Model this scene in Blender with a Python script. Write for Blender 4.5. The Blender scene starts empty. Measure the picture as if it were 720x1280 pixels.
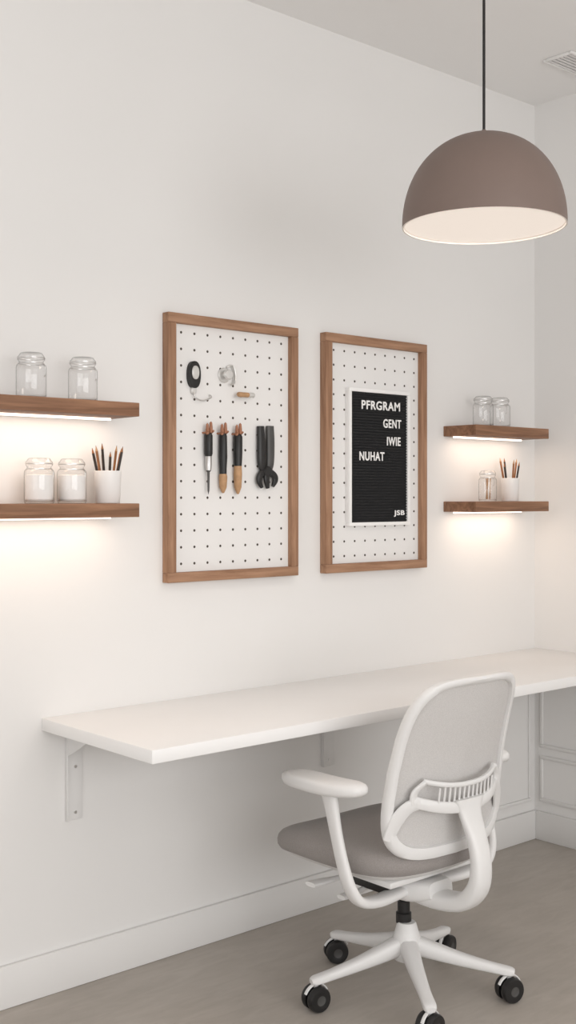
import bpy, bmesh, math, random
from mathutils import Vector, Matrix
random.seed(4)
S = bpy.context.scene
COL = S.collection

# ---------------------------------------------------------------- materials
def mat(name, col, rough=0.5, metal=0.0, trans=0.0, emis=None, es=0.0, noise=0.0, nscale=20.0,
        bump=0.0, bscale=200.0, stretch=(1,1,1), coat=0.0, sheen=0.0, ior=1.45):
    m = bpy.data.materials.new(name); m.use_nodes = True
    nt = m.node_tree; b = nt.nodes["Principled BSDF"]
    b.inputs["Base Color"].default_value = (*col, 1)
    b.inputs["Roughness"].default_value = rough
    b.inputs["Metallic"].default_value = metal
    b.inputs["Transmission Weight"].default_value = trans
    b.inputs["IOR"].default_value = ior
    b.inputs["Coat Weight"].default_value = coat
    b.inputs["Sheen Weight"].default_value = sheen
    if emis:
        b.inputs["Emission Color"].default_value = (*emis, 1)
        b.inputs["Emission Strength"].default_value = es
    tc = nt.nodes.new("ShaderNodeTexCoord")
    mp = nt.nodes.new("ShaderNodeMapping"); mp.inputs["Scale"].default_value = stretch
    nt.links.new(tc.outputs["Object"], mp.inputs["Vector"])
    if noise > 0:
        n = nt.nodes.new("ShaderNodeTexNoise"); n.inputs["Scale"].default_value = nscale
        n.inputs["Detail"].default_value = 5
        nt.links.new(mp.outputs[0], n.inputs["Vector"])
        r = nt.nodes.new("ShaderNodeValToRGB")
        r.color_ramp.elements[0].position = 0.3; r.color_ramp.elements[1].position = 0.7
        r.color_ramp.elements[0].color = (*[c*(1-noise) for c in col], 1)
        r.color_ramp.elements[1].color = (*[min(1, c*(1+noise)) for c in col], 1)
        nt.links.new(n.outputs["Fac"], r.inputs["Fac"])
        nt.links.new(r.outputs["Color"], b.inputs["Base Color"])
    if bump > 0:
        n2 = nt.nodes.new("ShaderNodeTexNoise"); n2.inputs["Scale"].default_value = bscale
        nt.links.new(mp.outputs[0], n2.inputs["Vector"])
        bp = nt.nodes.new("ShaderNodeBump"); bp.inputs["Strength"].default_value = bump
        bp.inputs["Distance"].default_value = 0.002
        nt.links.new(n2.outputs["Fac"], bp.inputs["Height"])
        nt.links.new(bp.outputs[0], b.inputs["Normal"])
    return m

def wood(name, axis, dark, light, sc=1.0):
    m = bpy.data.materials.new(name); m.use_nodes = True
    nt = m.node_tree; b = nt.nodes["Principled BSDF"]
    b.inputs["Roughness"].default_value = 0.55
    b.inputs["Specular IOR Level"].default_value = 0.3
    tc = nt.nodes.new("ShaderNodeTexCoord")
    mp = nt.nodes.new("ShaderNodeMapping")
    s = [38*sc]*3; s[axis] = 2.6*sc
    mp.inputs["Scale"].default_value = s
    nt.links.new(tc.outputs["Object"], mp.inputs["Vector"])
    n = nt.nodes.new("ShaderNodeTexNoise"); n.inputs["Scale"].default_value = 1.0
    n.inputs["Detail"].default_value = 8; n.inputs["Roughness"].default_value = 0.65
    n.inputs["Distortion"].default_value = 0.6
    nt.links.new(mp.outputs[0], n.inputs["Vector"])
    r = nt.nodes.new("ShaderNodeValToRGB")
    r.color_ramp.elements[0].position = 0.32; r.color_ramp.elements[1].position = 0.68
    r.color_ramp.elements[0].color = (*dark, 1); r.color_ramp.elements[1].color = (*light, 1)
    nt.links.new(n.outputs["Fac"], r.inputs["Fac"])
    nt.links.new(r.outputs["Color"], b.inputs["Base Color"])
    bp = nt.nodes.new("ShaderNodeBump"); bp.inputs["Strength"].default_value = 0.25
    bp.inputs["Distance"].default_value = 0.001
    nt.links.new(n.outputs["Fac"], bp.inputs["Height"]); nt.links.new(bp.outputs[0], b.inputs["Normal"])
    return m

def thin_glass(name):
    """thin-walled clear glass: transparent, a little darker and more reflective where seen edge-on"""
    m = bpy.data.materials.new(name); m.use_nodes = True
    nt = m.node_tree; nt.nodes.clear()
    out = nt.nodes.new("ShaderNodeOutputMaterial")
    lw = nt.nodes.new("ShaderNodeLayerWeight"); lw.inputs["Blend"].default_value = 0.5
    r = nt.nodes.new("ShaderNodeValToRGB")
    r.color_ramp.elements[0].position = 0.60; r.color_ramp.elements[0].color = (.98,.98,.98,1)
    r.color_ramp.elements[1].position = 1.0; r.color_ramp.elements[1].color = (.52,.52,.51,1)
    f = nt.nodes.new("ShaderNodeMapRange")
    f.inputs["From Min"].default_value = 0.2; f.inputs["From Max"].default_value = 1.0
    f.inputs["To Min"].default_value = 0.05; f.inputs["To Max"].default_value = 0.32
    tr = nt.nodes.new("ShaderNodeBsdfTransparent"); gl = nt.nodes.new("ShaderNodeBsdfGlossy")
    gl.inputs["Roughness"].default_value = 0.05
    mx = nt.nodes.new("ShaderNodeMixShader")
    nt.links.new(lw.outputs["Facing"], r.inputs["Fac"]); nt.links.new(r.outputs["Color"], tr.inputs["Color"])
    nt.links.new(lw.outputs["Facing"], f.inputs["Value"])
    nt.links.new(f.outputs[0], mx.inputs[0]); nt.links.new(tr.outputs[0], mx.inputs[1]); nt.links.new(gl.outputs[0], mx.inputs[2])
    nt.links.new(mx.outputs[0], out.inputs["Surface"])
    return m

WD = (0.215, 0.108, 0.060); WL = (0.46, 0.268, 0.165)
M = dict(
 wall = mat("wall_paint", (0.80,0.787,0.772), 0.9, noise=0.012, nscale=1.2, bump=0.05, bscale=90),
 ceil = mat("ceiling_paint", (0.88,0.872,0.863), 0.9, noise=0.01, nscale=1.0),
 trim = mat("trim_paint", (0.80,0.787,0.772), 0.6, noise=0.01, nscale=3),
 desk = mat("desk_laminate", (0.90,0.89,0.88), 0.35, noise=0.006, nscale=6),
 bracket = mat("bracket_powdercoat", (0.78,0.77,0.76), 0.45, noise=0.01),
 peg = mat("pegboard_white", (0.80,0.787,0.775), 0.6, noise=0.01, nscale=4),
 hole = mat("pegboard_hole_shade", (0.075,0.06,0.05), 0.9, noise=0.1),  # dark brown colour stands in for the shade inside the peg holes
 wx = wood("walnut_x", 0, WD, WL), wz = wood("walnut_z", 2, WD, WL),
 shelfw = wood("shelf_walnut", 0, (0.15,0.072,0.040), (0.36,0.19,0.11)),
 lamp = mat("lamp_taupe", (0.205,0.150,0.128), 0.55, noise=0.02, nscale=8, bump=0.04),
 lampin = mat("lamp_inner", (0.85,0.80,0.75), 0.6, noise=0.01),
 diff = mat("lamp_diffuser", (0.45,0.43,0.41), 0.6, emis=(1.0,0.87,0.76), es=0.60),
 led = mat("led_diffuser", (0.9,0.85,0.8), 0.6, emis=(1.0,0.86,0.74), es=2.2),
 black = mat("black_plastic", (0.015,0.014,0.014), 0.4, noise=0.1),
 dgray = mat("dark_gray_plastic", (0.07,0.068,0.066), 0.45, noise=0.1),
 metal = mat("brushed_steel", (0.62,0.61,0.60), 0.28, metal=1.0, noise=0.05),
 nickel = mat("satin_nickel", (0.70,0.69,0.67), 0.35, metal=0.6, noise=0.05),
 felt = mat("letterboard_felt", (0.012,0.012,0.013), 0.9, noise=0.15, nscale=200),
 letter = mat("letter_white", (0.88,0.87,0.86), 0.4, noise=0.01),
 plast = mat("chair_white_plastic", (0.78,0.77,0.76), 0.42, noise=0.01, nscale=5),
 fabric = mat("seat_fabric", (0.31,0.283,0.268), 0.95, noise=0.10, nscale=350, bump=0.5, bscale=700, sheen=0.2),
 mesh = mat("back_mesh", (0.62,0.60,0.585), 0.9, noise=0.08, nscale=400, bump=0.5, bscale=800, sheen=0.1),
 glass = thin_glass("jar_glass"),
 powder = mat("jar_filling", (0.88,0.865,0.85), 0.8, noise=0.02, nscale=60),
 ceramic = mat("cup_ceramic", (0.84,0.825,0.81), 0.35, noise=0.01),
 pencil = mat("pencil_dark", (0.03,0.02,0.016), 0.5, noise=0.2),
 pencilo = mat("pencil_orange", (0.28,0.11,0.035), 0.5, noise=0.15),
 lwood = mat("light_wood", (0.46,0.27,0.14), 0.55, noise=0.15, nscale=60),
 rwood = mat("red_wood", (0.36,0.16,0.09), 0.55, noise=0.15, nscale=60),
)
# floor: brushed concrete / vinyl with streaks
def floor_mat():
    m = bpy.data.materials.new("floor_concrete"); m.use_nodes = True
    nt = m.node_tree; b = nt.nodes["Principled BSDF"]; b.inputs["Roughness"].default_value = 0.5
    tc = nt.nodes.new("ShaderNodeTexCoord")
    def nz(scale, st, det):
        mp = nt.nodes.new("ShaderNodeMapping"); mp.inputs["Scale"].default_value = st
        nt.links.new(tc.outputs["Object"], mp.inputs["Vector"])
        n = nt.nodes.new("ShaderNodeTexNoise"); n.inputs["Scale"].default_value = scale
        n.inputs["Detail"].default_value = det; n.inputs["Roughness"].default_value = 0.6
        n.inputs["Distortion"].default_value = 0.8
        nt.links.new(mp.outputs[0], n.inputs["Vector"]); return n
    a = nz(2.2, (1.0, 2.2, 1), 8); c = nz(14, (0.5, 2.0, 1), 6)
    mx = nt.nodes.new("ShaderNodeMath"); mx.operation = 'ADD'
    nt.links.new(a.outputs["Fac"], mx.inputs[0]); nt.links.new(c.outputs["Fac"], mx.inputs[1])
    h = nt.nodes.new("ShaderNodeMath"); h.operation = 'MULTIPLY'; h.inputs[1].default_value = 0.5
    nt.links.new(mx.outputs[0], h.inputs[0])
    r = nt.nodes.new("ShaderNodeValToRGB")
    r.color_ramp.elements[0].position = 0.30; r.color_ramp.elements[1].position = 0.70
    r.color_ramp.elements[0].color = (0.37,0.33,0.29,1); r.color_ramp.elements[1].color = (0.49,0.445,0.40,1)
    nt.links.new(h.outputs[0], r.inputs["Fac"]); nt.links.new(r.outputs["Color"], b.inputs["Base Color"])
    bp = nt.nodes.new("ShaderNodeBump"); bp.inputs["Strength"].default_value = 0.1
    bp.inputs["Distance"].default_value = 0.002
    nt.links.new(h.outputs[0], bp.inputs["Height"]); nt.links.new(bp.outputs[0], b.inputs["Normal"])
    return m
M["floor"] = floor_mat()

# ---------------------------------------------------------------- helpers
def empty(name, loc=(0,0,0), rz=0.0):
    e = bpy.data.objects.new(name, None); e.location = loc; e.rotation_euler = (0,0,rz)
    e.empty_display_size = 0.05; COL.objects.link(e); return e

def finish(bm, name, mats, parent=None, loc=(0,0,0), rot=(0,0,0), smooth=True, angle=35):
    bmesh.ops.recalc_face_normals(bm, faces=bm.faces)
    me = bpy.data.meshes.new(name); bm.to_mesh(me); bm.free()
    if not isinstance(mats, (list, tuple)): mats = [mats]
    for mm in mats: me.materials.append(M[mm] if isinstance(mm, str) else mm)
    if smooth:
        for p in me.polygons: p.use_smooth = True
        try: me.set_sharp_from_angle(angle=math.radians(angle))
        except Exception: pass
    o = bpy.data.objects.new(name, me); o.location = loc; o.rotation_euler = rot
    COL.objects.link(o)
    if parent: o.parent = parent
    return o

def add_box(bm, lo, hi, bev=0.0, mi=0, seg=2):
    c = [(a+b)/2 for a, b in zip(lo, hi)]; s = [abs(b-a) for a, b in zip(lo, hi)]
    g = bmesh.ops.create_cube(bm, size=1, matrix=Matrix.Translation(c) @ Matrix.Diagonal((*s, 1)))
    vs = g["verts"]
    fs = {f for v in vs for f in v.link_faces}
    for f in fs: f.material_index = mi
    if bev > 0:
        es = list({e for v in vs for e in v.link_edges})
        r = bmesh.ops.bevel(bm, geom=es, offset=bev, segments=seg, affect='EDGES', profile=0.5)
        for f in r["faces"]: f.material_index = mi

def box(name, lo, hi, m, parent=None, bev=0.0, smooth=True):
    c = Vector([(a+b)/2 for a, b in zip(lo, hi)])
    bm = bmesh.new()
    add_box(bm, Vector(lo)-c, Vector(hi)-c, bev)
    return finish(bm, name, m, parent, loc=c, smooth=smooth)

def add_lathe(bm, prof, seg=32, mis=None, mtx=None):
    rings = []
    mtx = mtx or Matrix.Identity(4)
    for r, z in prof:
        if r < 1e-6: rings.append([bm.verts.new(mtx @ Vector((0,0,z)))])
        else: rings.append([bm.verts.new(mtx @ Vector((r*math.cos(2*math.pi*i/seg), r*math.sin(2*math.pi*i/seg), z))) for i in range(seg)])
    for k in range(len(rings)-1):
        a, b = rings[k], rings[k+1]; mi = mis[k] if mis else 0
        for i in range(seg):
            j = (i+1) % seg
            if len(a) == 1 and len(b) == 1: continue
            if len(a) == 1: f = bm.faces.new((a[0], b[i], b[j]))
            elif len(b) == 1: f = bm.faces.new((a[i], a[j], b[0]))
            else: f = bm.faces.new((a[i], a[j], b[j], b[i]))
            f.material_index = mi

def lathe(name, prof, m, parent=None, loc=(0,0,0), rot=(0,0,0), seg=32, mis=None, angle=35):
    bm = bmesh.new(); add_lathe(bm, prof, seg, mis)
    return finish(bm, name, m, parent, loc, rot, angle=angle)

def catmull(pts, n=8):
    out = []
    P = [pts[0]] + list(pts) + [pts[-1]]
    for i in range(1, len(P)-2):
        p0, p1, p2, p3 = P[i-1], P[i], P[i+1], P[i+2]
        for k in range(n):
            t = k/n
            out.append(tuple(0.5*((2*b)+(-a+c)*t+(2*a-5*b+4*c-d)*t*t+(-a+3*b-3*c+d)*t**3) for a, b, c, d in zip(p0, p1, p2, p3)))
    out.append(tuple(pts[-1])); return out

def add_sweep(bm, pts, wdir=(1,0,0), n=8, seg=14, ex=2.6, mi=0):
    """pts: (x,y,z,width,thick)"""
    S_ = catmull(pts, n) if n > 1 else pts
    pos = [Vector(p[:3]) for p in S_]; wd = Vector(wdir)
    rings = []
    for i, p in enumerate(S_):
        T = (pos[min(i+1, len(pos)-1)] - pos[max(i-1, 0)]).normalized()
        W = (wd - T*wd.dot(T))
        if W.length < 1e-4: W = T.orthogonal()
        W.normalize(); N = T.cross(W)
        ring = []
        for k in range(seg):
            a = 2*math.pi*k/seg; c, s = math.cos(a), math.sin(a)
            u = math.copysign(abs(c)**(2/ex), c)*p[3]/2; v = math.copysign(abs(s)**(2/ex), s)*p[4]/2
            ring.append(bm.verts.new(pos[i]+W*u+N*v))
        rings.append(ring)
    for a, b in zip(rings, rings[1:]):
        for k in range(seg):
            f = bm.faces.new((a[k], a[(k+1) % seg], b[(k+1) % seg], b[k])); f.material_index = mi
    for r in (rings[0], rings[-1]):
        f = bm.faces.new(r); f.material_index = mi

def sweep(name, pts, m, parent=None, wdir=(1,0,0), n=8, seg=14, ex=2.6, loc=(0,0,0)):
    bm = bmesh.new(); add_sweep(bm, pts, wdir, n, seg, ex)
    return finish(bm, name, m, parent, loc=loc, angle=50)

def se(a, ex):
    c, s = math.cos(a), math.sin(a)
    return math.copysign(abs(c)**(2/ex), c), math.copysign(abs(s)**(2/ex), s)

# ---------------------------------------------------------------- room
XL, XR, YB, YF, H = -2.6, 3.70, -5.6, 0.0, 2.87
T = 0.12
box("floor", (XL-T, YB-T, -0.1), (XR+T, YF+T, 0.0), "floor", smooth=False)
box("ceiling", (XL-T, YB-T, H), (XR+T, YF+T, H+0.1), "ceil", smooth=False)
box("wall_back", (XL-T, 0, 0), (XR+T, T, H), "wall", smooth=False)
box("wall_right", (XR, YB-T, 0), (XR+T, 0, H), "wall", smooth=False)
def wall_with_window(name, along, fixed0, fixed1, a0, a1, w0, w1, z0, z1):
    bm = bmesh.new()
    def bb(p0, p1, q0, q1):
        if along == 'x': add_box(bm, (p0, fixed0, q0), (p1, fixed1, q1))
        else: add_box(bm, (fixed0, p0, q0), (fixed1, p1, q1))
    bb(a0, w0, 0, H); bb(w1, a1, 0, H); bb(w0, w1, 0, z0); bb(w0, w1, z1, H)
    return finish(bm, name, "wall", smooth=False)
def window_frame(name, along, f0, f1, w0, w1, z0, z1, n):
    bm = bmesh.new(); w = 0.06
    def bb(p0, p1, q0, q1):
        if along == 'x': add_box(bm, (p0, f0, q0), (p1, f1, q1), 0.004)
        else: add_box(bm, (f0, p0, q0), (f1, p1, q1), 0.004)
    bb(w0, w1, z0, z0+w); bb(w0, w1, z1-w, z1)
    for i in range(n+1):
        p = w0+(w1-w0-w)*i/n; bb(p, p+w, z0+w, z1-w)
    return finish(bm, name, "trim")
wall_with_window("wall_front", 'x', YB-T, YB, XL-T, XR, -1.6, 2.8, 0.5, 2.6)
window_frame("window_1", 'x', YB-0.09, YB-0.03, -1.6, 2.8, 0.5, 2.6, 4)
wall_with_window("wall_left", 'y', XL-T, XL, YB, 0, -4.2, -1.0, 0.6, 2.6)
window_frame("window_2", 'y', XL-0.09, XL-0.03, -4.2, -1.0, 0.6, 2.6, 3)

def baseboard(name, lo, hi): 
    return box(name, lo, hi, "trim", bev=0.004)
baseboard("baseboard_back", (XL, -0.014, 0), (XR, 0, 0.112))
baseboard("baseboard_right", (XR-0.014, YB, 0), (XR, -0.014, 0.112))
# panel mouldings below the desk
def moulding(name, wall, a0, a1, z0, z1):
    bm = bmesh.new(); w = 0.014; d = 0.008
    for (p0, p1, q0, q1) in ((a0, a1, z0, z0+w), (a0, a1, z1-w, z1), (a0, a0+w, z0+w, z1-w), (a1-w, a1, z0+w, z1-w)):
        if wall == 'back': add_box(bm, (p0, -d, q0), (p1, 0, q1), 0.003)
        else: add_box(bm, (XR-d, p0, q0), (XR, p1, q1), 0.003)
    return finish(bm, name, "trim")
moulding("trim_1", 'back', 3.40, 3.67, 0.15, 0.63)
moulding("trim_2", 'right', -0.75, -0.03, 0.36, 0.63)
moulding("trim_3", 'right', -0.75, -0.03, 0.15, 0.33)

# ceiling vent
v = empty("ceiling_air_vent", (3.44, -0.37, H))
bm = bmesh.new()
for lo, hi in (((-.11,-.06,-.010),(.11,-.048,0)), ((-.11,.048,-.010),(.11,.06,0)), ((-.11,-.048,-.010),(-.098,.048,0)), ((.098,-.048,-.010),(.11,.048,0))):
    add_box(bm, lo, hi, 0.003)
finish(bm, "vent_frame", "trim", v)
bm = bmesh.new()
for i in range(6):
    y = -.040+i*.016; add_box(bm, (-.098, y-.005, -.008), (.098, y+.005, -.001))
finish(bm, "vent_louvres", "bracket", v)
box("vent_back", (-.098,-.048,-.0012), (.098,.048,-.0004), "dgray", v)

# ---------------------------------------------------------------- desk
dk = empty("wall_mounted_desk")
box("desk_top", (1.535, -0.520, 0.711), (XR, 0.0, 0.744), "desk", dk, bev=0.002)
for i, bx in enumerate((1.632, 2.584, 3.45)):
    bm = bmesh.new()
    add_box(bm, (bx-.026, -.005, .455), (bx+.026, 0, .711), 0.0015)
    add_box(bm, (bx-.026, -.014, .455), (bx-.023, -.005, .700), 0.001)
    add_box(bm, (bx-.020, -.34, .705), (bx+.020, -.005, .711), 0.0015)
    add_box(bm, (bx-.020, -.34, .690), (bx-.017, -.014, .705), 0.001)
    for gx in (-.024,):
        t = .0015
        pr = [(-.005,.700),(-.12,.700),(-.12,.690),(-.040,.645),(-.016,.635),(-.005,.635)]
        A = [bm.verts.new((bx+gx-t, y, z)) for y, z in pr]; B = [bm.verts.new((bx+gx+t, y, z)) for y, z in pr]
        bm.faces.new(A); bm.faces.new(B[::-1])
        for k in range(len(pr)): bm.faces.new((A[k], B[k], B[(k+1) % len(pr)], A[(k+1) % len(pr)]))
    finish(bm, "bracket_%d" % (i+1), "bracket", dk)
    bm = bmesh.new()
    for z in (.475, .60):
        add_lathe(bm, [(0,0),(.0045,0),(.004,.002),(0,.002)], 12, None, Matrix.Translation((bx+.004,-.005,z)) @ Matrix.Rotation(math.pi/2, 4, 'X'))
    finish(bm, "bracket_screws_%d" % (i+1), "metal", dk)

# ---------------------------------------------------------------- pegboards
def pegboard(x0, x1, z0, z1, idx):
    e = empty("pegboard", ((x0+x1)/2, 0, (z0+z1)/2))
    hw, hh, w, d = (x1-x0)/2, (z1-z0)/2, .029, .03
    box("board", (-hw+w*.7, -.012, -hh+w*.7), (hw-w*.7, -.004, hh-w*.7), "peg", e)
    box("frame_top", (-hw, -d, hh-w), (hw, 0, hh), "wx", e, .0015)
    box("frame_bottom", (-hw, -d, -hh), (hw, 0, -hh+w), "wx", e, .0015)
    box("frame_left", (-hw, -d, -hh+w), (-hw+w, 0, hh-w), "wz", e, .0015)
    box("frame_right", (hw-w, -d, -hh+w), (hw, 0, hh-w), "wz", e, .0015)
    bm = bmesh.new(); sp = .0485
    nx = int((2*hw-2*w-.02)/sp); nz = int((2*hh-2*w-.02)/sp)
    for i in range(nx+1):
        for j in range(nz+1):
            x = (i-nx/2)*sp; z = (j-nz/2)*sp
            add_lathe(bm, [(.0040,0),(0,.0004)], 12, None, Matrix.Translation((x,-.0121,z)) @ Matrix.Rotation(math.pi/2, 4, 'X'))  # dark disc on the solid board face, hole shade painted as colour
    finish(bm, "hole_shade_discs", "hole", e)
    return e
pegboard(1.928, 2.432, 1.088, 1.873, 0)
pegboard(2.552, 3.040, 1.088, 1.873, 1)
BY = -.0122

# retractable badge reel with black shell
k = empty("key_reel", (2.027, BY, 1.69))
bm = bmesh.new()
def capsule(bm, hw, hh, y0, y1, mi, ex=2.5, cx=0, cz=0, seg=28, bev=.003):
    R = []
    for (s, y) in ((1.0, y0), (1.0, y1+bev), (1-bev/hw, y1)):
        R.append([bm.verts.new((cx+se(2*math.pi*i/seg, ex)[0]*hw*s, y, cz+se(2*math.pi*i/seg, ex)[1]*hh*s)) for i in range(seg)])
    for a, b in zip(R, R[1:]):
        for i in range(seg):
            f = bm.faces.new((a[i], a[(i+1) % seg], b[(i+1) % seg], b[i])); f.material_index = mi
    for r in (R[0], R[-1]):
        f = bm.faces.new(r); f.material_index = mi
capsule(bm, .022, .040, 0, -.016, 0, 2.3, 0, .008)
capsule(bm, .013, .020, -.016, -.020, 1, 2.3, 0, .014)
capsule(bm, .009, .012, 0, -.012, 1, 2.3, 0, -.038)
finish(bm, "reel_body", ["black", "nickel"], k)
sweep("reel_wire", [(0,-.008,-.040,.004,.004),(.004,-.012,-.060,.004,.004),(.03,-.014,-.067,.004,.004),(.058,-.014,-.057,.004,.004),(.062,-.006,-.049,.004,.004),(.062,0,-.049,.004,.004)], "metal", k, wdir=(0,1,0))
# round steel hook
k = empty("robe_hook", (2.152, BY, 1.705))
bm = bmesh.new()
RX = Matrix.Rotation(math.pi/2, 4, 'X')
add_lathe(bm, [(0,0),(.022,0),(.023,.003),(.020,.006),(0,.006)], 28, None, Matrix.Translation((-.008,0,0)) @ RX)
add_lathe(bm, [(0,.006),(.008,.006),(.008,.016),(.014,.019),(.016,.025),(.013,.029),(0,.030)], 28, None, Matrix.Translation((-.008,0,0)) @ RX)
add_sweep(bm, [(.0,-.004,.024,.012,.006),(.018,-.006,.030,.016,.006),(.028,-.006,.005,.018,.006),(.024,-.010,-.020,.014,.006),(.010,-.018,-.028,.012,.006)], wdir=(0,1,0))
finish(bm, "hook_body", "nickel", k)
# wooden peg with crossbar
k = empty("wooden_peg", (2.21, BY, 1.648))
bm = bmesh.new()
add_lathe(bm, [(0,0),(.006,0),(.006,.030),(0,.030)], 16, None, RX)
add_lathe(bm, [(0,-.030),(.006,-.030),(.0075,-.026),(.0075,.010),(.006,.012),(.006,.016),(.008,.018),(.008,.030),(.006,.033),(0,.033)], 16, [0]*3+[0,1,1,1,1,0], Matrix.Translation((0,-.024,0)) @ Matrix.Rotation(math.pi/2, 4, 'Y'))
finish(bm, "peg_body", ["lwood", "nickel"], k)

# brushes / craft tools hung on pegs
def tool(name, x, prof, mis, mats, ztop=1.556, twin=True):
    e = empty(name, (x, BY, ztop))
    bm = bmesh.new()
    add_lathe(bm, prof, 20, mis, Matrix.Translation((0,-.014,0)))
    finish(bm, "handle", mats, e, angle=30)
    bm = bmesh.new()
    for sx in (-.011, .011):
        add_sweep(bm, [(sx,0,-.028,.006,.006),(sx,-.012,-.028,.006,.006),(sx*.9,-.026,-.022,.006,.006)], wdir=(1,0,0), n=4, seg=8)
    for sx in (-.007, .006):
        add_lathe(bm, [(0,0),(.004,-.004),(.0055,-.022),(.005,-.034),(0,-.036)], 12, None, Matrix.Translation((sx,-.018,.004+sx*.4)))
    finish(bm, "clip_pegs", "rwood", e)
    return e
tool("paintbrush", 2.076,
  [(0,-.03),(.010,-.03),(.0125,-.036),(.0125,-.090),(.010,-.098),(.010,-.125),(.0085,-.14),(.004,-.145),(.003,-.20),(0,-.212)],
  [0,0,0,0,1,1,2,2,2], ["black","metal","dgray"])
tool("paintbrush", 2.131,
  [(0,-.03),(.010,-.03),(.012,-.036),(.013,-.10),(.011,-.135),(.011,-.15),(.013,-.158),(.011,-.19),(.004,-.206),(0,-.208)],
  [0,0,0,0,0,2,2,2,2], ["black","metal","lwood"])
tool("paintbrush", 2.188,
  [(0,-.03),(.011,-.03),(.014,-.036),(.014,-.085),(.012,-.125),(.012,-.130),(.013,-.15),(.011,-.19),(.004,-.209),(0,-.211)],
  [0,0,0,0,2,2,2,2,2], ["black","metal","lwood"])
# pliers
k = empty("pliers", (2.303, BY, 1.556))
bm = bmesh.new()
add_sweep(bm, [(-.022,-.010,0,.024,.016),(-.021,-.012,-.05,.028,.018),(-.020,-.012,-.11,.028,.018),(-.014,-.012,-.135,.022,.014)], n=5, mi=0)
add_sweep(bm, [(.016,-.010,.002,.028,.014),(.016,-.012,-.05,.030,.016),(.015,-.012,-.11,.028,.016),(.010,-.012,-.135,.022,.014)], n=5, mi=1)
add_lathe(bm, [(0,0),(.017,0),(.017,.020),(.014,.024),(0,.024)], 24, [0]*5, Matrix.Translation((0,0,-.140)) @ RX)
add_sweep(bm, [(-.012,-.012,-.140,.024,.014),(-.028,-.014,-.155,.022,.014),(-.030,-.014,-.172,.020,.012),(-.020,-.014,-.190,.010,.010)], n=5)
add_sweep(bm, [(.010,-.012,-.140,.024,.014),(.030,-.014,-.153,.022,.014),(.034,-.014,-.168,.020,.012),(.024,-.014,-.186,.010,.010)], n=5)
add_sweep(bm, [(0,-.016,-.145,.024,.012),(-.004,-.018,-.165,.022,.012),(.002,-.016,-.192,.012,.010)], n=5)
finish(bm, "pliers_body", ["black", "dgray"], k)

# letter board
LX0, LX1, LZ0, LZ1 = 2.655, 2.950, 1.240, 1.700
e = empty("letter_board", ((LX0+LX1)/2, BY, (LZ0+LZ1)/2))
hw, hh = (LX1-LX0)/2, (LZ1-LZ0)/2
bm = bmesh.new(); w = .012
for lo, hi in (((-hw,-.02,-hh),(hw,0,-hh+w)), ((-hw,-.02,hh-w),(hw,0,hh)), ((-hw,-.02,-hh+w),(-hw+w,0,hh-w)), ((hw-w,-.02,-hh+w),(hw,0,hh-w))):
    add_box(bm, lo, hi, .001)
finish(bm, "board_frame", "letter", e)
bm = bmesh.new()
add_box(bm, (-hw+w,-.011,-hh+w), (hw-w,-.001,hh-w))
n = 46; pitch = (2*hh-2*w)/n
for i in range(n):
    z = -hh+w+(i+.5)*pitch
    add_box(bm, (-hw+w, -.0145, z-pitch*.30), (hw-w, -.0105, z+pitch*.30))
finish(bm, "felt_panel", "felt", e, smooth=False)
def letters(txt, x0, x1, z, hcap=.030):
    cu = bpy.data.curves.new("txt", 'FONT'); cu.body = txt; cu.offset = .022; cu.size = 1
    cu.extrude = 0.03; cu.space_character = 1.12
    o = bpy.data.objects.new("tmp", cu); COL.objects.link(o)
    bpy.context.view_layer.update()
    dg = bpy.context.evaluated_depsgraph_get()
    me = bpy.data.meshes.new_from_object(o.evaluated_get(dg))
    bpy.data.objects.remove(o)
    xs = [v.co.x for v in me.vertices]; ys = [v.co.y for v in me.vertices]
    sx = (x1-x0)/(max(xs)-min(xs)); sy = hcap/(max(ys)-min(ys)); mx, my = min(xs), min(ys)
    for v_ in me.vertices:
        v_.co = Vector(((v_.co.x-mx)*sx, -.0155-(v_.co.z)*.03, (v_.co.y-my)*sy))
    me.materials.clear(); me.materials.append(M["letter"])
    q = bpy.data.objects.new("letters_"+txt.lower(), me); COL.objects.link(q); q.parent = e
    q.location = (x0-(LX0+LX1)/2, 0, z-hcap/2-(LZ0+LZ1)/2)
letters("PFRGRAM", 2.716, 2.902, 1.646)
letters("GENT", 2.820, 2.908, 1.587)
letters("IWIE", 2.838, 2.905, 1.527)
letters("NUHAT", 2.706, 2.825, 1.474)
letters("JSB", 2.872, 2.925, 1.280, .022)

# ---------------------------------------------------------------- shelves
def shelf(x0, x1, ztop, D=.15, th=.037, pw=1.0):
    e = empty("wall_shelf", ((x0+x1)/2, 0, ztop))
    hw = (x1-x0)/2
    box("plank", (-hw, -D, -th), (hw, 0, 0), "shelfw", e, .0015)
    box("led_strip", (-hw+.02, -.040, -th-.006), (hw-.02, -.028, -th), "led", e, .001)
    L = bpy.data.lights.new("led_light", 'AREA'); L.shape = 'RECTANGLE'; L.size = 2*hw-.05; L.size_y = .07
    L.energy = LEDP*(2*hw/.5)*pw; L.color = (1.0, .79, .62)
    o = bpy.data.objects.new("led_light", L); COL.objects.link(o); o.parent = e
    o.location = (0, -.085, -th-.006); o.rotation_euler = (0, 0, 0)
    return e
LEDP = 0.46
ZU, ZLo = 1.592, 1.320
shelf(1.10, 1.748, ZU); shelf(1.10, 1.748, ZLo)
shelf(3.160, 3.586, ZU); shelf(3.160, 3.586, ZLo, pw=1.2)

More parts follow.
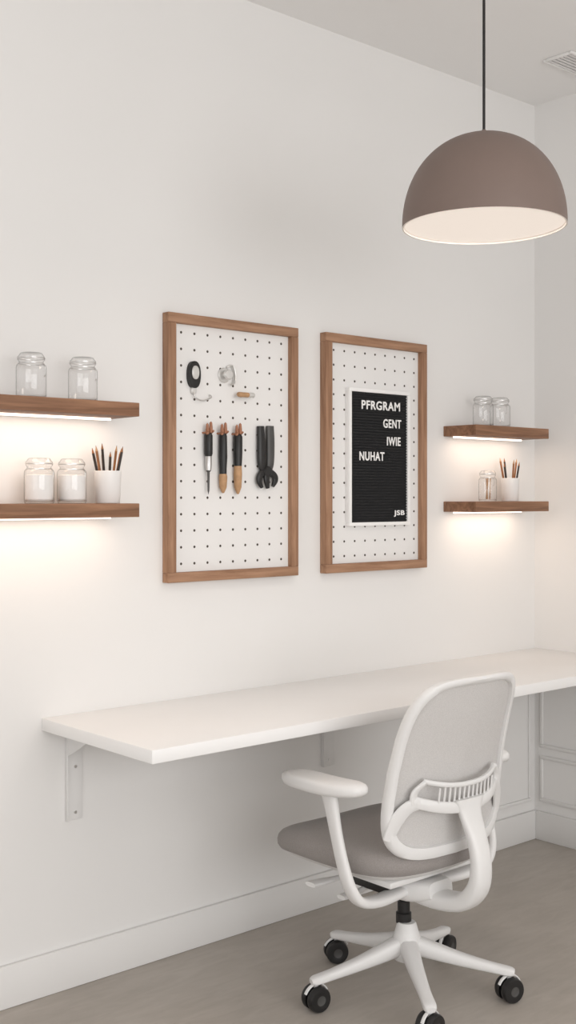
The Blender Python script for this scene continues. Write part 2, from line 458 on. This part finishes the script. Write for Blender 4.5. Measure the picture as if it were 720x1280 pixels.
def jar(x, z, y=-.075, r=.039, h=.118, fill=0.0, sticks=False):
    e = empty("glass_jar", (x, y, z+.0006))
    t = .003
    rn = r*.80; hb = h*.80
    # thin-walled shell; heavy glass foot and rolled rim
    prof = [(0,.0),(r*.93,0),(r,.006),(r,hb*.84),(r*.96,hb*.91),(rn,hb*.97),(rn,hb),(rn*1.05,hb+.003)]
    lathe("jar_body", prof, "glass", e, seg=40)
    lathe("jar_foot", [(0,.005),(r*.88,.005),(r*.95,.008)], "glass", e, seg=40)
    zl = hb+.0035
    lathe("jar_lid", [(rn*1.08,zl),(rn*1.12,zl+.003),(rn*1.12,zl+.010),(rn*1.0,zl+.014),(rn*.90,h-.001),(rn*.82,h),(0,h)], "glass", e, seg=40)
    bm = bmesh.new()
    ring = [(math.cos(a)*rn*1.06, math.sin(a)*rn*1.06, hb-.004, .0022, .0022) for a in [2*math.pi*i/28 for i in range(29)]]
    add_sweep(bm, ring, wdir=(0,0,1), n=1, seg=6)
    ring = [(math.cos(a)*rn*1.13, math.sin(a)*rn*1.13, zl+.006, .0022, .0022) for a in [2*math.pi*i/28 for i in range(29)]]
    add_sweep(bm, ring, wdir=(0,0,1), n=1, seg=6)
    add_sweep(bm, [(rn*1.06,0,hb-.004,.002,.002),(r*1.05,0,hb-.010,.002,.002),(r*1.05,0,hb-.030,.002,.002),(r*1.02,.004,hb-.034,.002,.002)], wdir=(0,1,0), n=4, seg=6)
    finish(bm, "wire_clasp", "metal", e)
    if fill > 0:
        hf = hb*fill
        lathe("filling", [(0,.0065),(r*.9-t,.0068),(r-t-.0006,.011),(r-t-.0006,hf),(r*.7,hf+.002),(0,hf+.003)], "powder", e, seg=32)
    if sticks:
        bm = bmesh.new()
        for sx, sy, tx in ((-.008,0,.010),(.006,.006,-.006),(.002,-.008,.004)):
            add_sweep(bm, [(sx,sy,.008,.004,.004),(sx+tx,sy,hb-.004,.004,.004)], n=1, seg=8)
        finish(bm, "wood_sticks", "lwood", e)
    return e
jar(1.463, ZU); jar(1.617, ZU)
jar(1.486, ZLo, fill=.78); jar(1.583, ZLo, fill=.78)
jar(3.292, ZU, h=.110, r=.037); jar(3.390, ZU, h=.110, r=.037)
jar(3.318, ZLo, h=.112, r=.033, sticks=True)

def cup(x, z, y=-.075, r=.037, h=.088, n=8, seed=1):
    e = empty("pencil_cup", (x, y, z+.0006))
    lathe("cup_body", [(0,0),(r*.86,0),(r*.90,.002),(r,h-.001),(r-.0015,h),(r-.003,h-.001),(r*.88-.003,.005),(0,.005)], "ceramic", e, seg=40)
    rnd = random.Random(seed)
    for i in range(n):
        a = 2*math.pi*i/n + rnd.uniform(-.2,.2)
        rb = r*.35; rt = r*rnd.uniform(.72, .84)
        b = Vector((math.cos(a)*rb, math.sin(a)*rb, .0055)); tp = Vector((math.cos(a)*rt, math.sin(a)*rt, h))
        d = (tp-b).normalized(); L = rnd.uniform(.138, .162)
        m4 = Matrix.Translation(b) @ d.to_track_quat('Z', 'Y').to_matrix().to_4x4()
        bm = bmesh.new(); q = .0037
        add_lathe(bm, [(0,.0015),(q,.0015),(q,L-.016),(.0010,L-.003),(0,L)], 6, [0,0,1,2], m4)
        finish(bm, "pencil_%d" % (i+1), [("pencil" if i % 2 else "pencilo"), ("pencilo" if i % 2 else "lwood"), "black"], e, smooth=False)
    return e
cup(1.695, ZLo, seed=3)
cup(3.450, ZLo, r=.034, h=.086, n=6, seed=5)

# ---------------------------------------------------------------- pendant lamp
LP = (2.22, -.95)
ZR = 2.000; R = .2; HD = .226
p = empty("pendant_lamp", (LP[0], LP[1], ZR))
out = []; inn = []
N = 26
for i in range(N+1):
    a = math.pi/2*i/N
    c, s = math.cos(a), math.sin(a)
    ex = 2.15
    out.append((R*c**(2/ex) if c > 1e-6 else 0, HD*s**(2/ex)))
    inn.append(((R-.004)*c**(2/ex) if c > 1e-6 else 0, (HD-.004)*s**(2/ex)))
lathe("shade_outer", out, "lamp", p, seg=96)
lathe("shade_inner", [(R, 0), (R-.004, 0)] + inn[1:], "lampin", p, seg=96)
lathe("diffuser", [(0,.006),(R-.0055,.006),(R-.0055,.010),(0,.010)], "diff", p, seg=96)
lathe("cord_cap", [(0,HD-.002),(.009,HD-.002),(.009,HD+.002),(.006,HD+.004),(.005,HD+.012),(0,HD+.012)], "lamp", p)
lathe("cord", [(0,HD+.01),(.0036,HD+.01),(.0036,H-ZR-.02),(0,H-ZR-.02)], "black", p, seg=12)
lathe("ceiling_canopy", [(0,H-ZR),(.055,H-ZR),(.055,H-ZR-.02),(.05,H-ZR-.026),(0,H-ZR-.026)], "black", p)
L = bpy.data.lights.new("lamp_light", 'AREA'); L.shape = 'DISK'; L.size = .37; L.energy = 2.4; L.color = (1.0,.88,.78)
o = bpy.data.objects.new("lamp_light", L); COL.objects.link(o); o.parent = p; o.location = (0,0,.004)

# ---------------------------------------------------------------- office chair
ch = empty("office_chair", (2.29, -.60, 0), 0.0)
# five-star base
BYO = -.028; A0 = 19; BR = .272
bm = bmesh.new()
for kx in range(5):
    a = math.radians(A0+72*kx); dx, dy = math.cos(a), math.sin(a)
    pr = [(.015,.132,.050,.050),(.06,.120,.046,.046),(.14,.101,.038,.034),(.22,.086,.032,.026),(BR,.078,.034,.022),(BR+.014,.076,.022,.014)]
    add_sweep(bm, [(dx*r_, BYO+dy*r_, z, w_, h_) for r_, z, w_, h_ in pr], wdir=(-dy,dx,0), n=5, ex=3)
add_lathe(bm, [(0,.090),(.034,.090),(.040,.105),(.040,.145),(.032,.165),(.026,.186),(.023,.190),(0,.190)], 36, None, Matrix.Translation((0,BYO,0)))
finish(bm, "star_base", "plast", ch)
for kx in range(5):
    a = math.radians(A0+72*kx); cx, cy = math.cos(a)*BR, BYO+math.sin(a)*BR
    sw = (0.3, -0.5, -0.15, 0.1, -0.25)[kx]
    m0 = Matrix.Translation((cx, cy, 0)) @ Matrix.Rotation(sw, 4, 'Z')
    bm = bmesh.new()
    for s_ in (-1, 1):
        m4 = m0 @ Matrix.Translation((0, s_*.005, .0325)) @ Matrix.Rotation(-s_*math.pi/2, 4, 'X')
        add_lathe(bm, [(0,0),(.031,0),(.0325,.003),(.0325,.014),(.030,.019),(.013,.021),(.012,.0205),(0,.0205)], 32, [0,0,0,0,0,1,1], m4)
    add_lathe(bm, [(0,-.005),(.006,-.005),(.006,.005),(0,.005)], 12, None, m0 @ Matrix.Translation((0,0,.0325)) @ RX)
    finish(bm, "caster_wheels_%d" % (kx+1), ["black", "dgray"], ch)
    bm = bmesh.new()
    arc = [(math.cos(t)*.0365, 0, .0325+math.sin(t)*.0365, .010, .005) for t in [math.radians(x) for x in range(25, 156, 10)]]
    add_sweep(bm, [tuple(m0 @ Vector(q[:3])) + q[3:] for q in arc], wdir=tuple(m0.to_3x3() @ Vector((0,1,0))), n=1, seg=10)
    add_lathe(bm, [(0,.036),(.006,.036),(.006,.075),(0,.075)], 12, None, Matrix.Translation((cx,cy,0)))
    finish(bm, "caster_hood_%d" % (kx+1), "plast", ch)
# gas lift
lathe("gas_lift", [(0,.185),(.021,.185),(.021,.212),(.017,.215),(.017,.245),(.022,.250),(.022,.30),(0,.30)], "black", ch, loc=(0,BYO*.6,0))
# tilt mechanism
bm = bmesh.new()
add_sweep(bm, [(0,.15,.330,.10,.030),(0,.10,.322,.15,.046),(0,.0,.306,.17,.060),(0,-.08,.300,.15,.064),(0,-.15,.308,.09,.045)], wdir=(1,0,0), n=5, ex=4, seg=20)
add_box(bm, (-.17,-.13,.338), (.17,.18,.356), .006)
finish(bm, "tilt_mechanism", "plast", ch)
bm = bmesh.new()
add_sweep(bm, [(-.07,.08,.318,.014,.014),(-.15,.085,.312,.014,.014),(-.20,.09,.312,.034,.014),(-.245,.09,.314,.038,.012)], wdir=(0,1,0), n=4)
add_sweep(bm, [(-.07,.02,.300,.014,.014),(-.13,.02,.290,.014,.014),(-.17,.02,.288,.030,.014),(-.20,.02,.288,.030,.012)], wdir=(0,1,0), n=4)
finish(bm, "height_levers", "plast", ch)
bm = bmesh.new()
add_box(bm, (-.12,-.07,.296), (-.088,.06,.336), .005)
finish(bm, "tension_housing", "black", ch)
# seat
def seat_pan():
    bm = bmesh.new(); nseg = 64
    def out_(s, z, drop=0.0):
        vs = []
        for i in range(nseg):
            u, v_ = se(2*math.pi*i/nseg, 3.8)
            hw_ = .250 - .012*max(0, -v_)
            x = u*hw_*s; y = .058 + v_*.248*s
            zz = z - .018*max(0, (y-.14)/.16)**2 + .010*(x/.24)**2 + .010*max(0, (-y-.05)/.14)**2
            vs.append(bm.verts.new((x, y, zz)))
        return vs
    rings = [out_(s, z) for s, z in ((.90,.364),(.97,.369),(1.0,.382),(1.003,.396),(.99,.408),(.955,.418),(.90,.424),(.75,.427),(.5,.425),(.25,.423))]
    for a, b in zip(rings, rings[1:]):
        for i in range(nseg): bm.faces.new((a[i], a[(i+1) % nseg], b[(i+1) % nseg], b[i]))
    bm.faces.new(rings[0]); bm.faces.new(rings[-1])
    finish(bm, "seat_cushion", "fabric", ch, angle=60)
    bm = bmesh.new()
    rings = [out_(s, z) for s, z in ((.45,.346),(.75,.348),(.88,.355),(.92,.365),(.90,.370))]
    for a, b in zip(rings, rings[1:]):
        for i in range(nseg): bm.faces.new((a[i], a[(i+1) % nseg], b[(i+1) % nseg], b[i]))
    bm.faces.new(rings[0]); bm.faces.new(rings[-1])
    finish(bm, "seat_shell", "plast", ch, angle=60)
seat_pan()
# backrest
def BP(u, v_, off=0.0):
    t = (v_+1)/2
    hwid = .234 - .030*t
    x = u*hwid
    z = .415 + .472*t
    y = -.190 - .092*t + .022*math.sin(math.pi*min(1, t*1.1)) + .045*u*u - off
    return Vector((x, y, z))
def ringpts(s, off, ex=4.6, n=72, sb=None):
    """sb: extra inward scale at the bottom edge so the frame is heavier there"""
    pts = []
    for i in range(n):
        c, d = se(2*math.pi*i/n, ex)
        u, v_ = c*s, d*s
        if sb is not None and v_ < 0: v_ = v_*(1-(1-sb)*min(1, -v_))
        pts.append(BP(u, v_, off))
    return pts
def loft(name, specs, m, close=False):
    bm = bmesh.new(); rings = []
    for sp in specs:
        rings.append([bm.verts.new(p_) for p_ in ringpts(sp[0], sp[1], 4.6, 72, sp[2] if len(sp) > 2 else None)])
    pairs = list(zip(rings, rings[1:]))
    if close: pairs.append((rings[-1], rings[0]))
    for a, b in pairs:
        n = len(a)
        for i in range(n): bm.faces.new((a[i], a[(i+1) % n], b[(i+1) % n], b[i]))
    return finish(bm, name, m, ch, angle=50)
loft("back_frame", [(.905,.000,.95),(.915,-.008,.95),(.955,-.011,.98),(.99,-.008),(1.0,.002),(.99,.013),(.96,.017,.98),(.915,.013,.95),(.905,.006,.95)], "plast", close=True)
loft("back_mesh", [(.0005,-.004),(.3,-.004),(.6,-.004),(.912,-.004,.95),(.912,.003,.95),(.6,.003),(.3,.003),(.0005,.003)], "mesh")
# lumbar carrier on rear face
def BQ(u, z, off):
    t = (z-.415)/.472
    return tuple(BP(u, 2*t-1, off))
bm = bmesh.new()
def band(zc, w_, th, off0, umax, lift):
    pts = []
    for i in range(-8, 9):
        u = umax*i/8
        q = BQ(u, zc + lift*(abs(i/8))**2.2, off0*(1-.55*(abs(i/8))**3))
        pts.append(q + (w_, th))
    return pts
add_sweep(bm, band(.607, .013, .012, .044, .62, .018), wdir=(0,0,1), n=1, seg=12)
add_sweep(bm, band(.548, .030, .014, .046, .70, .026), wdir=(0,0,1), n=1, seg=12)
for s_ in (-1, 1):
    a = BQ(s_*.61, .624, .026); b = BQ(s_*.72, .598, .022); c = BQ(s_*.71, .570, .022)
    add_sweep(bm, [a+(.015,.012), b+(.022,.012), c+(.026,.012)], wdir=(1,0,0), n=4, seg=10)
    add_sweep(bm, [BQ(s_*.62,.570,.026)+(.030,.012), BQ(s_*.76,.562,.020)+(.036,.013), BQ(s_*.87,.530,.015)+(.040,.013), BQ(s_*.93,.480,.008)+(.030,.012)], wdir=(s_*.6,0,1), n=6, seg=12)
finish(bm, "lumbar_carrier", "plast", ch)
bm = bmesh.new()
for i in range(-6, 7):
    u = i/6*.46
    a = BQ(u, .555, .042); b = BQ(u, .607, .040)
    add_sweep(bm, [a+(.006,.005), b+(.006,.005)], wdir=(1,0,0), n=1, seg=8)
finish(bm, "lumbar_slats", "plast", ch)
# spine
sweep("back_spine", [BQ(0,.568,.046)+(.110,.016), BQ(0,.53,.052)+(.078,.024), (0,-.272,.465,.062,.032), (0,-.284,.40,.062,.038), (0,-.272,.340,.066,.044),
      (0,-.225,.296,.072,.046),(0,-.14,.282,.086,.044),(0,-.06,.288,.10,.042)], "plast", ch, wdir=(1,0,0), n=8, seg=20, ex=3)
# arms
for s_, nm in ((-1, "left"), (1, "right")):
    sweep("arm_post_"+nm, [(s_*.292,-.030,.592,.050,.030),(s_*.292,-.040,.560,.044,.026),(s_*.290,-.056,.49,.038,.022),(s_*.286,-.074,.42,.038,.022),(s_*.276,-.090,.360,.040,.024),
          (s_*.245,-.095,.318,.044,.026),(s_*.17,-.085,.300,.050,.026),(s_*.06,-.07,.300,.05,.026)], "plast", ch, wdir=(0,1,0), n=8, seg=16)
    bm = bmesh.new(); nseg = 40; rings = []
    for s, z in ((.80,.588),(.95,.591),(1.0,.600),(1.0,.610),(.96,.617),(.85,.621),(.5,.622)):
        r_ = []
        for i in range(nseg):
            u, v_ = se(2*math.pi*i/nseg, 2.8)
            x = s_*.292 + u*.046*s - s_*.012*(v_*v_); y = .0 + v_*.145*s
            r_.append(bm.verts.new((x, y, z + .006*v_*v_*(1 if v_ < 0 else -.6))))
        rings.append(r_)
    for a, b in zip(rings, rings[1:]):
        for i in range(nseg): bm.faces.new((a[i], a[(i+1) % nseg], b[(i+1) % nseg], b[i]))
    bm.faces.new(rings[0]); bm.faces.new(rings[-1])
    finish(bm, "arm_pad_"+nm, "plast", ch, angle=60)

# ---------------------------------------------------------------- lights
def area(name, loc, rot, sx, sy, e, col):
    L = bpy.data.lights.new(name, 'AREA'); L.shape = 'RECTANGLE'; L.size = sx; L.size_y = sy; L.energy = e; L.color = col
    o = bpy.data.objects.new(name, L); o.location = loc; o.rotation_euler = rot; COL.objects.link(o)
area("window_daylight", (.6, YB-.02, 1.55), (math.radians(90),0,0), 4.3, 2.0, 106, (1.0,.992,.982))
area("window_daylight", (XL-.02, -2.6, 1.6), (math.radians(90),0,math.radians(-90)), 3.1, 1.9, 20, (1.0,.992,.982))
w = bpy.data.worlds.new("World"); S.world = w; w.use_nodes = True
w.node_tree.nodes["Background"].inputs[0].default_value = (.95,.97,1,1)
w.node_tree.nodes["Background"].inputs[1].default_value = 1.0

# ---------------------------------------------------------------- camera
cam = bpy.data.cameras.new("camera"); co = bpy.data.objects.new("camera", cam); COL.objects.link(co)
co.location = (0, -2.754, 1.34); co.rotation_euler = (math.radians(90), 0, math.radians(-41.23))
cam.sensor_width = 36; cam.lens = 1437/1280*36; cam.shift_y = -20/1280
S.camera = co
S.view_settings.view_transform = 'Standard'
S.view_settings.look = 'None'
